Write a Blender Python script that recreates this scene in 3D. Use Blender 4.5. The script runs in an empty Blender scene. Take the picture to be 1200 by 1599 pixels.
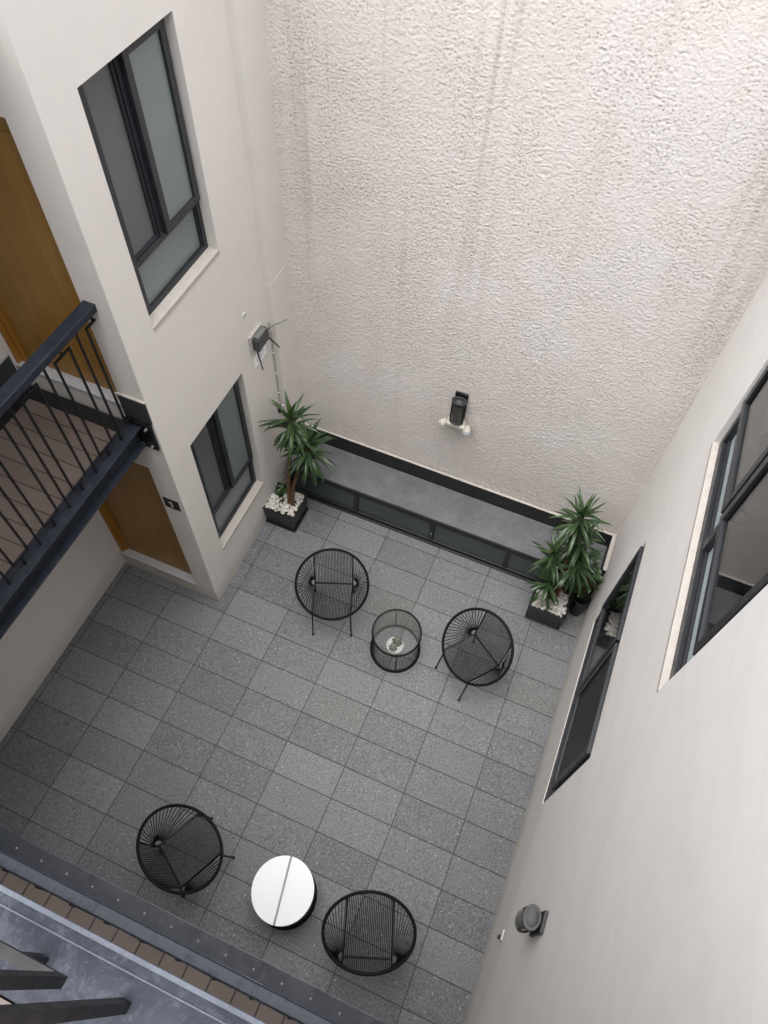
import bpy, bmesh, math, random
import numpy as np
from mathutils import Vector, Matrix

random.seed(7)
rng = np.random.default_rng(11)
S = bpy.context.scene
COL = S.collection
R = math.radians

# ------------------------------------------------------------------ camera
cam_d = bpy.data.cameras.new('camera')
cam = bpy.data.objects.new('camera', cam_d)
COL.objects.link(cam)
RW = ((0.92351354, 0.38142542, 0.04046466),
      (0.33846136, -0.76073345, -0.55383078),
      (-0.18046232, 0.52516595, -0.8316454))       # rows: image right, image down, view direction
r0, r1, r2 = (Vector(v) for v in RW)
M = Matrix((r0, -r1, -r2)).transposed().to_4x4()
M.translation = Vector((2.01569, -1.79556, 7.47892))
cam.matrix_world = M
cam_d.sensor_fit = 'VERTICAL'
cam_d.sensor_height = 24.0
cam_d.sensor_width = 18.0
cam_d.lens = 1187.387 / 1599 * 24.0
cam_d.shift_x = -19.53 / 1599
cam_d.shift_y = (743.69 - 799.5) / 1599
cam_d.clip_start = 0.02
cam_d.clip_end = 500
S.camera = cam

# ------------------------------------------------------------------ light
SUN_EL, SUN_AZ = 80, 215
w = bpy.data.worlds.new('World'); S.world = w; w.use_nodes = True
wn, wl = w.node_tree.nodes, w.node_tree.links
bg = wn['Background']
sky = wn.new('ShaderNodeTexSky'); sky.sky_type = 'NISHITA'; sky.sun_disc = False
sky.sun_elevation = R(SUN_EL); sky.sun_rotation = R(SUN_AZ)
sky.dust_density = 4.0; sky.air_density = 1.0; sky.ozone_density = 1.0
hs = wn.new('ShaderNodeHueSaturation'); hs.inputs['Saturation'].default_value = 0.22
wl.new(sky.outputs[0], hs.inputs['Color']); wl.new(hs.outputs[0], bg.inputs[0])
bg.inputs[1].default_value = 0.15
sun_d = bpy.data.lights.new('sun', 'SUN'); sun = bpy.data.objects.new('sun', sun_d); COL.objects.link(sun)
sun_d.energy = 1.3; sun_d.angle = R(80); sun_d.color = (1.0, 0.98, 0.965)
az, el = R(SUN_AZ), R(SUN_EL)
sd = Vector((math.sin(az) * math.cos(el), math.cos(az) * math.cos(el), math.sin(el)))
sun.rotation_euler = sd.to_track_quat('Z', 'Y').to_euler()
S.view_settings.view_transform = 'Standard'
S.view_settings.look = 'None'
S.view_settings.exposure = 1.60
S.view_settings.gamma = 1.0
S.cycles.max_bounces = 8; S.cycles.diffuse_bounces = 6; S.cycles.transparent_max_bounces = 12

# ------------------------------------------------------------------ materials
class NT:
    def __init__(s, name):
        s.m = bpy.data.materials.new(name); s.m.use_nodes = True
        s.n, s.l = s.m.node_tree.nodes, s.m.node_tree.links
        s.b = s.n['Principled BSDF']; s.out = s.n['Material Output']
        s.tc = s.n.new('ShaderNodeTexCoord')
    def sock(s, inp, v):
        if isinstance(v, bpy.types.NodeSocket): s.l.new(v, inp)
        else: inp.default_value = v
    def mapping(s, scale=(1, 1, 1), coord='Object', rot=(0, 0, 0)):
        m = s.n.new('ShaderNodeMapping'); s.l.new(s.tc.outputs[coord], m.inputs[0])
        m.inputs['Scale'].default_value = scale; m.inputs['Rotation'].default_value = rot
        return m.outputs[0]
    def noise(s, scale, detail=4, rough=.55, vec=None, dist=0.0):
        t = s.n.new('ShaderNodeTexNoise'); t.inputs['Scale'].default_value = scale
        t.inputs['Detail'].default_value = detail; t.inputs['Roughness'].default_value = rough
        t.inputs['Distortion'].default_value = dist
        s.l.new(vec if vec is not None else s.tc.outputs['Object'], t.inputs['Vector'])
        return t.outputs['Fac']
    def voro(s, scale, vec=None, feature='F1', out='Distance'):
        t = s.n.new('ShaderNodeTexVoronoi'); t.feature = feature; t.inputs['Scale'].default_value = scale
        s.l.new(vec if vec is not None else s.tc.outputs['Object'], t.inputs['Vector'])
        return t.outputs[out]
    def ramp(s, fac, a, b, lo=0.0, hi=1.0):
        t = s.n.new('ShaderNodeMapRange'); t.clamp = True
        s.sock(t.inputs['Value'], fac)
        t.inputs['From Min'].default_value = a; t.inputs['From Max'].default_value = b
        t.inputs['To Min'].default_value = lo; t.inputs['To Max'].default_value = hi
        return t.outputs[0]
    def math(s, op, a, b=0.0, c=None):
        t = s.n.new('ShaderNodeMath'); t.operation = op
        s.sock(t.inputs[0], a); s.sock(t.inputs[1], b)
        if c is not None: s.sock(t.inputs[2], c)
        return t.outputs[0]
    def mix(s, fac, a, b, mode='MIX'):
        t = s.n.new('ShaderNodeMix'); t.data_type = 'RGBA'; t.blend_type = mode
        s.sock(t.inputs[0], fac)
        for i, v in ((6, a), (7, b)):
            if isinstance(v, (tuple, list)): v = (*v[:3], 1.0)
            s.sock(t.inputs[i], v)
        return t.outputs[2]
    def bump(s, h, strength=.3, dist=.01):
        t = s.n.new('ShaderNodeBump'); t.inputs['Strength'].default_value = strength
        t.inputs['Distance'].default_value = dist; s.l.new(h, t.inputs['Height'])
        s.l.new(t.outputs[0], s.b.inputs['Normal']); return t.outputs[0]
    def sep(s, vec):
        t = s.n.new('ShaderNodeSeparateXYZ'); s.l.new(vec, t.inputs[0]); return t.outputs
    def set(s, color=None, rough=None, metal=None, spec=None, coat=None):
        for k, v in (('Base Color', color), ('Roughness', rough), ('Metallic', metal), ('Specular IOR Level', spec), ('Coat Weight', coat)):
            if v is None: continue
            if isinstance(v, (tuple, list)): v = (*v[:3], 1.0)
            s.sock(s.b.inputs[k], v)
        return s.m

def mat_simple(name, c, rough=.5, spec=.5, var=.12, vs=30.0, bump=0.0, metal=0.0):
    t = NT(name)
    f = t.noise(vs, 5)
    col = t.mix(t.ramp(f, .3, .7), tuple(x * (1 - var) for x in c), tuple(min(1, x * (1 + var)) for x in c))
    if bump: t.bump(t.noise(vs * 2.2, 6), bump, .003)
    return t.set(col, rough, metal, spec)

def mat_plaster(name, c, streak):
    t = NT(name)
    big = t.ramp(t.noise(1.1, 4, .6), .3, .7)
    mid = t.ramp(t.noise(7.0, 5, .6, dist=.6), .3, .7)
    col = t.mix(big, tuple(x * .95 for x in c), (c[0] * 1.03, c[1] * 1.035, c[2] * 1.05))
    col = t.mix(t.math('MULTIPLY', mid, .5), col, (c[0] * 1.06, c[1] * 1.03, c[2] * 1.0))
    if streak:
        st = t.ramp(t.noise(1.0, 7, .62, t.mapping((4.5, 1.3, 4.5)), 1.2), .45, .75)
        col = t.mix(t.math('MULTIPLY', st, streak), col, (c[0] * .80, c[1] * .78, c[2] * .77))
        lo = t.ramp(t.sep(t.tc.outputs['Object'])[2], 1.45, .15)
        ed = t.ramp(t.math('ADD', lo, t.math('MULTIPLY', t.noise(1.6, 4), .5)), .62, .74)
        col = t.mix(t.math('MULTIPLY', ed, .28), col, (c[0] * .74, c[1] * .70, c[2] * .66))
    zz = t.sep(t.tc.outputs['Object'])[2]
    spl = t.ramp(t.math('ADD', t.ramp(zz, .42, 0.0), t.math('MULTIPLY', t.noise(5.5, 6, .7), .9)), .78, 1.25)
    col = t.mix(t.math('MULTIPLY', spl, .38), col, (c[0] * .52, c[1] * .49, c[2] * .45))
    pin = t.ramp(t.voro(5.0), .018, .010)
    col = t.mix(t.math('MULTIPLY', pin, .35), col, tuple(x * .45 for x in c))
    h = t.math('ADD', t.math('MULTIPLY', t.noise(9, 6, .65), .8), t.math('MULTIPLY', t.noise(140, 3, .6), .35))
    t.bump(h, .22, .012)
    return t.set(col, .88, 0, .25)

def mat_stucco():
    t = NT('tyrolean_render')
    c = (.725, .682, .650)
    P = t.tc.outputs['Object']; z = t.sep(P)[2]
    big = t.ramp(t.noise(.9, 4, .6), .3, .7)
    col = t.mix(big, (c[0] * .96, c[1] * .93, c[2] * .90), (c[0] * 1.03, c[1] * 1.05, c[2] * 1.07))
    st = t.ramp(t.noise(1.0, 7, .68, t.mapping((5.5, 5.5, .16))), .54, .70)
    hi = t.ramp(z, 2.2, 5.6, .15, 1.0)
    col = t.mix(t.math('MULTIPLY', t.math('MULTIPLY', st, hi), .55), col, (.33, .27, .21))
    st2 = t.ramp(t.noise(1.0, 5, .6, t.mapping((17, 17, .33))), .62, .74)
    col = t.mix(t.math('MULTIPLY', t.math('MULTIPLY', st2, hi), .28), col, (.27, .205, .16))
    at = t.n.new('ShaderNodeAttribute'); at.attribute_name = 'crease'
    col = t.mix(t.math('MULTIPLY', t.ramp(at.outputs['Fac'], .1, .9), .55), col, (.25, .21, .175))  # hollows of the relief darkened: crevice dirt plus shade put into the colour
    h = t.math('ADD', t.noise(70, 5, .7), t.math('MULTIPLY', t.noise(220, 3, .6), .5))
    t.bump(h, .55, .008)
    return t.set(col, .92, 0, .2)

TB = 0.302801     # tile depth; width is 0.6
def mat_floor():
    t = NT('granite_floor_tiles')
    P = t.tc.outputs['Object']; x, y, z = t.sep(P)
    u = t.math('DIVIDE', x, .6); v = t.math('DIVIDE', y, TB)
    fu, fv = t.math('FRACT', u), t.math('FRACT', v)
    du = t.math('MULTIPLY', t.math('MINIMUM', fu, t.math('SUBTRACT', 1.0, fu)), .6)
    dv = t.math('MULTIPLY', t.math('MINIMUM', fv, t.math('SUBTRACT', 1.0, fv)), TB)
    d = t.math('MINIMUM', du, dv)
    wob = t.math('MULTIPLY', t.math('SUBTRACT', t.noise(60, 3), .5), .0016)
    joint = t.ramp(t.math('ADD', d, wob), .0046, .0029)
    cell = t.n.new('ShaderNodeCombineXYZ')
    t.l.new(t.math('FLOOR', u), cell.inputs[0]); t.l.new(t.math('FLOOR', v), cell.inputs[1])
    wn_ = t.n.new('ShaderNodeTexWhiteNoise'); t.l.new(cell.outputs[0], wn_.inputs['Vector'])
    rv = wn_.outputs['Value']; rc = t.sep(wn_.outputs['Color'])
    off = t.n.new('ShaderNodeVectorMath'); off.operation = 'MULTIPLY_ADD'
    t.l.new(wn_.outputs['Color'], off.inputs[0]); off.inputs[1].default_value = (37, 23, 11); t.l.new(P, off.inputs[2])
    Q = off.outputs[0]
    base = t.mix(rv, (.096, .100, .107), (.162, .167, .175))
    base = t.mix(t.math('MULTIPLY', t.ramp(rc[1], .62, .95), .55), base, (.118, .118, .102))
    cl = t.ramp(t.noise(4.5, 5, .6, Q), .3, .7)
    base = t.mix(t.math('MULTIPLY', cl, .35), base, (.155, .16, .166))
    sp = t.noise(62, 4, .75, Q)
    base = t.mix(t.math('MULTIPLY', t.ramp(sp, .5, .68), .55), base, (.26, .265, .275))
    base = t.mix(t.math('MULTIPLY', t.ramp(sp, .48, .34), .6), base, (.038, .040, .044))
    dk = t.ramp(t.voro(34, Q), .25, .16)
    base = t.mix(t.math('MULTIPLY', dk, t.math('MULTIPLY', t.ramp(t.noise(7, 3, .5, Q), .46, .58), .7)), base, (.032, .034, .038))
    wh = t.ramp(t.voro(17, Q), .13, .07)
    base = t.mix(t.math('MULTIPLY', wh, .55), base, (.48, .48, .47))
    stain = t.ramp(t.noise(2.1, 6, .65), .60, .74)
    base = t.mix(t.math('MULTIPLY', stain, .35), base, (.07, .07, .072))
    col = t.mix(t.math('MULTIPLY', joint, .92), base, (.028, .025, .022))
    h = t.math('SUBTRACT', t.math('MULTIPLY', sp, .12), joint)
    t.bump(h, .5, .004)
    return t.set(col, t.ramp(sp, .3, .7, .72, .5), 0, .4)

def mat_bench():
    t = NT('dark_porcelain_slab')
    x = t.sep(t.tc.outputs['Object'])[0]
    f = t.ramp(t.noise(6, 8, .72, dist=.4), .3, .7); g = t.noise(60, 4, .7)
    col = t.mix(f, (.076, .077, .084), (.140, .141, .152))
    col = t.mix(t.math('MULTIPLY', t.ramp(g, .5, .75), .35), col, (.24, .24, .25))
    fr = t.math('FRACT', t.math('DIVIDE', t.math('ADD', x, .12), .6))
    j = t.ramp(t.math('MINIMUM', fr, t.math('SUBTRACT', 1.0, fr)), .0032, .0016)
    col = t.mix(t.math('MULTIPLY', j, .55), col, (.06, .06, .065))
    t.bump(g, .15, .003)
    return t.set(col, .48, 0, .4)

def mat_deck(name, axis):
    t = NT(name)
    x, y, z = t.sep(t.tc.outputs['Object'])
    a = x if axis == 0 else y
    u = t.math('DIVIDE', t.math('ADD', a, -.04 if axis == 0 else -.002), .1333)
    b = y if axis == 0 else x
    v = t.math('DIVIDE', t.math('ADD', b, .057 if axis == 0 else -.04), .50)
    fu, fv = t.math('FRACT', u), t.math('FRACT', v)
    j1 = t.ramp(t.math('MINIMUM', fu, t.math('SUBTRACT', 1.0, fu)), .030, .018)
    j2 = t.ramp(t.math('MINIMUM', fv, t.math('SUBTRACT', 1.0, fv)), .008, .0045)
    j = j1
    cell = t.n.new('ShaderNodeCombineXYZ'); t.l.new(t.math('FLOOR', u), cell.inputs[0]); t.l.new(t.math('FLOOR', v), cell.inputs[1])
    wn_ = t.n.new('ShaderNodeTexWhiteNoise'); t.l.new(cell.outputs[0], wn_.inputs['Vector'])
    col = t.mix(wn_.outputs['Value'], (.112, .086, .073), (.138, .107, .092))
    col = t.mix(t.math('MULTIPLY', t.ramp(t.noise(5, 5, .6), .35, .7), .4), col, (.158, .124, .107))
    col = t.mix(j, col, (.012, .011, .011))
    t.bump(t.math('MULTIPLY', j, -1.0), .5, .004)
    return t.set(col, .6, 0, .4)

def mat_metal(name, c, scuff=0.0, rough=.42, spec=.5):
    t = NT(name)
    f = t.ramp(t.noise(9, 6, .65), .3, .7)
    col = t.mix(f, tuple(x * .85 for x in c), tuple(x * 1.2 for x in c))
    ro = t.ramp(t.noise(22, 5, .6), .3, .7, rough - .08, rough + .12)
    if scuff:
        s1 = t.ramp(t.noise(14, 8, .75, dist=1.2), .50, .72)
        s2 = t.ramp(t.noise(85, 6, .75, t.mapping((1, .5, 1))), .54, .72)
        sc = t.math('MULTIPLY', t.math('ADD', t.math('MULTIPLY', s1, .7), t.math('MULTIPLY', s2, .6)), scuff)
        col = t.mix(sc, col, (.20, .215, .25))
        dots = t.ramp(t.voro(70), .10, .06)
        col = t.mix(t.math('MULTIPLY', dots, .35 * scuff), col, (.4, .41, .43))
        sr = t.ramp(t.noise(5, 4, .6), .5, .7)
        ro = t.math('ADD', ro, t.math('MULTIPLY', sr, .1))
    t.bump(t.noise(160, 4, .6), .06, .002)
    return t.set(col, ro, 0, spec)

def mat_wood(name, c, rot=0.0):
    t = NT(name)
    v = t.mapping((14, 14, 1.1), rot=(0, rot, 0))
    g = t.noise(1.0, 8, .62, v, dist=.8)
    g2 = t.noise(1.0, 5, .6, t.mapping((70, 70, 4), rot=(0, rot, 0)))
    col = t.mix(t.ramp(g, .3, .7), tuple(x * .72 for x in c), tuple(x * 1.12 for x in c))
    col = t.mix(t.math('MULTIPLY', t.ramp(g2, .4, .7), .25), col, tuple(x * .6 for x in c))
    t.bump(g2, .08, .002)
    return t.set(col, .42, 0, .4)

def mat_glass(name, tint=(.9, .93, .92), ior=1.5):
    t = NT(name)
    t.n.remove(t.b)
    tr = t.n.new('ShaderNodeBsdfTransparent'); tr.inputs[0].default_value = (*tint, 1)
    gl = t.n.new('ShaderNodeBsdfGlossy'); gl.inputs['Roughness'].default_value = .015
    geo = t.n.new('ShaderNodeNewGeometry'); lw = t.n.new('ShaderNodeLayerWeight'); lw.inputs[0].default_value = .5
    # Schlick reflectance of a clear pane, the same from either side
    f = t.math('POWER', lw.outputs['Facing'], 5.0)
    f = t.math('MULTIPLY_ADD', f, .90, .07)
    wv = t.n.new('ShaderNodeBump'); wv.inputs['Strength'].default_value = .04; wv.inputs['Distance'].default_value = .002
    t.l.new(t.noise(3.0, 2), wv.inputs['Height']); t.l.new(wv.outputs[0], gl.inputs['Normal'])
    mx = t.n.new('ShaderNodeMixShader')
    t.l.new(f, mx.inputs[0]); t.l.new(tr.outputs[0], mx.inputs[1]); t.l.new(gl.outputs[0], mx.inputs[2])
    t.l.new(mx.outputs[0], t.out.inputs[0])
    return t.m

def mat_frost(name, c, rough=.28):
    t = NT(name)
    f = t.ramp(t.noise(2.0, 3), .3, .7)
    col = t.mix(f, tuple(x * .94 for x in c), tuple(x * 1.06 for x in c))
    t.bump(t.noise(300, 2), .04, .001)
    return t.set(col, rough, 0, .5)

def mat_island(name, a, b, rough=.45, spec=.4, bump=0.0, vs=80.0, lo=.0, hi=1.0):
    t = NT(name)
    g = t.n.new('ShaderNodeNewGeometry')
    f = t.ramp(g.outputs['Random Per Island'], 0, 1, lo, hi)
    col = t.mix(f, a, b)
    n = t.ramp(t.noise(vs, 4), .35, .7)
    col = t.mix(t.math('MULTIPLY', n, .3), col, tuple(x * .7 for x in a))
    if bump: t.bump(t.noise(vs * 2, 4), bump, .002)
    return t.set(col, rough, 0, spec)

def mat_leaf(name, a, b, c):
    t = NT(name)
    g = t.n.new('ShaderNodeNewGeometry')
    rnd = g.outputs['Random Per Island']
    col = t.mix(t.ramp(rnd, 0, .85), a, b)
    col = t.mix(t.ramp(rnd, .88, .97), col, c)
    col = t.mix(t.ramp(t.noise(9, 4, .6), .66, .74), col, (.13, .105, .045))
    n = t.ramp(t.noise(25, 4), .3, .75)
    col = t.mix(t.math('MULTIPLY', n, .35), col, tuple(x * .7 for x in a))
    tl = t.n.new('ShaderNodeBsdfTranslucent'); t.l.new(col, tl.inputs[0])
    t.set(col, .36, 0, .5)
    mx = t.n.new('ShaderNodeMixShader'); mx.inputs[0].default_value = .18
    t.l.new(t.b.outputs[0], mx.inputs[1]); t.l.new(tl.outputs[0], mx.inputs[2]); t.l.new(mx.outputs[0], t.out.inputs[0])
    return t.m

PL = (.675, .645, .607)
MT = {
    'plaster': mat_plaster('smooth_plaster', PL, 0.0),
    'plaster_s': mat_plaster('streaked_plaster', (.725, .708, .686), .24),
    'plaster_far': mat_plaster('plain_plaster', (.50, .47, .45), 0.0),
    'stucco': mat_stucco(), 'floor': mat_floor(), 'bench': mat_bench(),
    'deck_y': mat_deck('deck_tiles_along_left_walkway', 1), 'deck_x': mat_deck('deck_tiles_along_near_walkway', 0),
    'black': mat_simple('black_frame_paint', (.0075, .008, .009), .42, .5, .15, 40),
    'frame': mat_metal('anthracite_frame', (.017, .019, .023), 0, .40),
    'steel': mat_metal('grey_blue_steel_paint', (.012, .0155, .0235), .12, .42, .30),
    'steel_own': mat_metal('worn_grey_steel_paint', (.022, .026, .037), .34, .58, .22),
    'steel_edge': mat_metal('rubbed_steel_edge', (.085, .095, .118), .5, .55, .25),
    'steel_rail': mat_metal('grey_rail_paint', (.019, .026, .041), .05, .27),
    'iron': mat_metal('black_iron', (.006, .0065, .0075), 0, .45, .3),
    'weld': mat_simple('weld_bead', (.17, .18, .20), .35, .5, .2, 200),
    'door': mat_wood('oak_door', (.345, .178, .034), R(14)),
    'jamb': mat_wood('oak_jamb', (.38, .18, .030)),
    'groove': mat_wood('oak_bead', (.40, .21, .055)),
    'sill': mat_simple('pale_stone_sill', (.46, .47, .475), .55, .4, .10, 60, .1),
    'cream': mat_simple('cream_window_sill', (.43, .400, .365), .8, .3, .06, 20, .15),
    'skirt': mat_simple('grey_skirting_tile', (.038, .041, .046), .5, .4, .15, 20),
    'frost': mat_frost('frosted_glass', (.165, .195, .19)),
    'frost_dark': mat_frost('darker_frosted_glass', (.100, .108, .109), .36),  # darker tone of the frosted glass, for the fixed panes
    'frost_pale': mat_frost('pale_frosted_glass', (.44, .51, .53), .22),
    'slate_glass': mat_frost('ledge_glass', (.055, .072, .068), .10),
    'screen': mat_frost('black_fly_screen', (.0065, .0068, .0075), .5),
    'glass': mat_glass('clear_glass', (.80, .83, .82)),
    'tableglass': mat_glass('table_glass', (.93, .95, .94)),
    'room': mat_simple('dim_room', (.06, .062, .062), .9, .1, .3, 3),
    'curtain': mat_simple('curtain_cloth', (.33, .34, .34), .9, .1, .15, 9),
    'cord': mat_simple('black_cord', (.0055, .0053, .0051), .6, .15, .2, 60),
    'white_top': mat_simple('white_table_top', (.70, .72, .745), .3, .35, .015, 4),
    'strip': mat_simple('table_joint_strip', (.085, .085, .12), .3, .5, .25, 70),
    'pot': mat_simple('black_planter', (.007, .0075, .008), .34, .5, .2, 30, .03),
    'soil': mat_simple('dark_soil', (.03, .024, .018), .9, .2, .3, 60, .5),
    'pebble': mat_island('white_pebbles', (.46, .425, .39), (.70, .68, .65), .6, .3, .1, 60),
    'stem': mat_simple('brown_stem', (.125, .072, .042), .8, .2, .35, 45, .5),
    'leaf': mat_leaf('strap_leaf', (.022, .047, .019), (.055, .105, .036), (.10, .155, .045)),
    'leaf2': mat_leaf('broad_leaf', (.016, .042, .012), (.04, .10, .025), (.07, .15, .04)),
    'cactus': mat_simple('cactus_skin', (.060, .062, .045), .7, .3, .2, 80, .2),
    'rib': mat_simple('cactus_rib_spines', (.30, .29, .23), .8, .2, .2, 200),
    'white_gravel': mat_island('white_gravel', (.72, .72, .71), (.9, .9, .89), .7, .3, .1, 90),
    'lampmetal': mat_metal('lantern_metal', (.018, .019, .021), .10, .5),
    'lampgrey': mat_metal('dusty_lantern_metal', (.085, .085, .083), .25, .62),
    'smoke': mat_frost('smoked_lamp_glass', (.06, .059, .054), .18),
    'cream_plastic': mat_simple('cream_plastic', (.42, .405, .345), .4, .5, .05, 20),
    'lens': mat_simple('lamp_lens', (.62, .64, .68), .15, .6, .15, 90),
    'white': mat_simple('white_plastic', (.55, .545, .54), .5, .4, .05, 30),
    'paper': mat_simple('white_paper', (.88, .88, .90), .8, .2, .03, 20),
    'ink': mat_simple('grey_ink', (.16, .16, .17), .8, .2, .1, 20),
    'router': mat_simple('dark_router_plastic', (.035, .037, .038), .38, .5, .15, 30),
    'routerside': mat_simple('grey_router_plastic', (.14, .145, .14), .45, .5, .15, 30),
    'cable': mat_simple('grey_cable', (.42, .40, .38), .6, .3, .2, 20),
    'sign': mat_simple('black_sign', (.004, .004, .0045), .35, .5, .1, 20),
    'concrete': mat_simple('plain_concrete', (.16, .155, .15), .9, .2, .15, 3),
    'foot': mat_simple('rubber_foot', (.012, .012, .012), .7, .3, .1, 50),
}

# ------------------------------------------------------------------ mesh helpers
class MB:
    def __init__(s, f=None): s.v, s.f, s.mi, s.cur, s.fn, s.sm = [], [], [], 0, f, []
    def add(s, vs, fs, smooth=False):
        o = len(s.v)
        s.v += [tuple(s.fn(*p)) if s.fn else tuple(p) for p in vs]
        for f in fs: s.f.append(tuple(i + o for i in f)); s.mi.append(s.cur); s.sm.append(smooth)
        return s
    def box(s, x0, x1, y0, y1, z0, z1):
        vs = [(x, y, z) for z in (z0, z1) for y in (y0, y1) for x in (x0, x1)]
        return s.add(vs, [(0, 2, 3, 1), (4, 5, 7, 6), (0, 1, 5, 4), (2, 6, 7, 3), (0, 4, 6, 2), (1, 3, 7, 5)])
    def tube(s, pts, r, n=8, closed=False, caps=True, smooth=True):
        pts = [Vector(p) for p in pts]; N = len(pts); rr = r if isinstance(r, (list, tuple)) else [r] * N
        vs, fs = [], []; up = None
        for i, p in enumerate(pts):
            if closed: d = pts[(i + 1) % N] - pts[i - 1]
            else: d = pts[min(i + 1, N - 1)] - pts[max(i - 1, 0)]
            d.normalize()
            if up is None: up = Vector((0, 0, 1)) if abs(d.z) < .9 else Vector((1, 0, 0))
            a = d.cross(up)
            if a.length < 1e-5: a = d.orthogonal()
            a.normalize(); b = a.cross(d); up = b
            for k in range(n):
                t = 2 * math.pi * k / n + math.pi / n
                vs.append(p + a * math.cos(t) * rr[i] + b * math.sin(t) * rr[i])
        for i in range(N if closed else N - 1):
            j = (i + 1) % N
            for k in range(n):
                l = (k + 1) % n
                fs.append((i * n + k, i * n + l, j * n + l, j * n + k))
        s.add(vs, fs, smooth)
        if caps and not closed:
            s.add([vs[k] for k in range(n)], [tuple(range(n))]); s.add([vs[(N - 1) * n + k] for k in range(n)], [tuple(range(n))])
        return s
    def bar(s, a, b, hw, hh=None):          # square bar from a to b
        return s.tube([a, b], hw * 1.4142, 4, smooth=False)
    def lathe(s, prof, c=(0, 0, 0), n=32, ax='z', smooth=True):
        vs, fs = [], []
        for r, z in prof:
            for k in range(n):
                t = 2 * math.pi * k / n
                q = (r * math.cos(t), r * math.sin(t), z)
                if ax == 'x': q = (q[2], q[0], q[1])
                if ax == 'y': q = (q[0], q[2], q[1])
                vs.append((q[0] + c[0], q[1] + c[1], q[2] + c[2]))
        for i in range(len(prof) - 1):
            for k in range(n):
                l = (k + 1) % n; fs.append((i * n + k, i * n + l, (i + 1) * n + l, (i + 1) * n + k))
        return s.add(vs, fs, smooth)
    def disc(s, c, r, h, n=48):             # solid flat cylinder with base at c
        return s.lathe([(1e-4, 0), (r - .002, 0), (r, .002), (r, h - .002), (r - .002, h), (1e-4, h)], c, n, smooth=False)
    def frustum(s, cx, cy, z0, z1, a0, b0, a1, b1):
        vs = [(cx - a0, cy - b0, z0), (cx + a0, cy - b0, z0), (cx + a0, cy + b0, z0), (cx - a0, cy + b0, z0),
              (cx - a1, cy - b1, z1), (cx + a1, cy - b1, z1), (cx + a1, cy + b1, z1), (cx - a1, cy + b1, z1)]
        return s.add(vs, [(3, 2, 1, 0), (4, 5, 6, 7), (0, 1, 5, 4), (1, 2, 6, 5), (2, 3, 7, 6), (3, 0, 4, 7)])

def root_loc(o):
    while o.parent: o = o.parent
    return o.location
def obj(name, mb, mat, parent=None, bevel=0.0, local=False, origin=None):
    me = bpy.data.meshes.new(name)
    o = bpy.data.objects.new(name, me); COL.objects.link(o)
    off = Vector((0, 0, 0))
    if parent is not None:
        o.parent = parent
        if not local: off = Vector(root_loc(parent))
    elif origin is not None:
        off = Vector(origin); o.location = off
    me.from_pydata([(v[0] - off.x, v[1] - off.y, v[2] - off.z) for v in mb.v], [], mb.f)
    for m in (mat if isinstance(mat, (list, tuple)) else [mat]): me.materials.append(MT[m])
    me.polygons.foreach_set('material_index', mb.mi)
    me.polygons.foreach_set('use_smooth', mb.sm)
    bm = bmesh.new(); bm.from_mesh(me); bmesh.ops.recalc_face_normals(bm, faces=bm.faces); bm.to_mesh(me); bm.free()
    if bevel:
        b = o.modifiers.new('bevel', 'BEVEL'); b.width = bevel; b.segments = 2; b.limit_method = 'ANGLE'; b.angle_limit = R(40)
    return o
def tag(o, label=None, cat=None, group=None, kind=None):
    if label: o['label'] = label
    if cat: o['category'] = cat
    if group: o['group'] = group
    if kind: o['kind'] = kind
    return o
def thing(name, label, cat, loc=(0, 0, 0), group=None, rz=0.0):
    o = bpy.data.objects.new(name, None); COL.objects.link(o); o.empty_display_size = .1
    o.location = loc; o.rotation_euler = (0, 0, rz)
    return tag(o, label, cat, group)
def copy_tree(o, parent=None):
    c = o.copy(); COL.objects.link(c)
    if parent: c.parent = parent
    for ch in list(o.children): copy_tree(ch, c)
    return c

# wall slab on a local (u, w, v) frame with rectangular holes; w=0 is the face, it goes back to -th
def wall_mb(fn, u0, u1, v0, v1, holes, th):
    us = sorted({u0, u1, *[h[0] for h in holes], *[h[1] for h in holes]})
    vs = sorted({v0, v1, *[h[2] for h in holes], *[h[3] for h in holes]})
    solid = {}
    for i in range(len(us) - 1):
        for j in range(len(vs) - 1):
            cu, cv = (us[i] + us[i + 1]) / 2, (vs[j] + vs[j + 1]) / 2
            solid[i, j] = not any(h[0] < cu < h[1] and h[2] < cv < h[3] for h in holes)
    mb = MB(fn)
    for (i, j), ok in solid.items():
        if not ok: continue
        a, b, c, d = us[i], us[i + 1], vs[j], vs[j + 1]
        mb.add([(a, 0, c), (b, 0, c), (b, 0, d), (a, 0, d)], [(0, 1, 2, 3)])
        mb.add([(a, -th, c), (b, -th, c), (b, -th, d), (a, -th, d)], [(3, 2, 1, 0)])
        for di, dj, q in ((-1, 0, [(a, 0, c), (a, 0, d), (a, -th, d), (a, -th, c)]), (1, 0, [(b, 0, c), (b, -th, c), (b, -th, d), (b, 0, d)]),
                          (0, -1, [(a, 0, c), (a, -th, c), (b, -th, c), (b, 0, c)]), (0, 1, [(a, 0, d), (b, 0, d), (b, -th, d), (a, -th, d)])):
            if not solid.get((i + di, j + dj), False): mb.add(q, [(0, 1, 2, 3)])
    return mb

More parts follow.
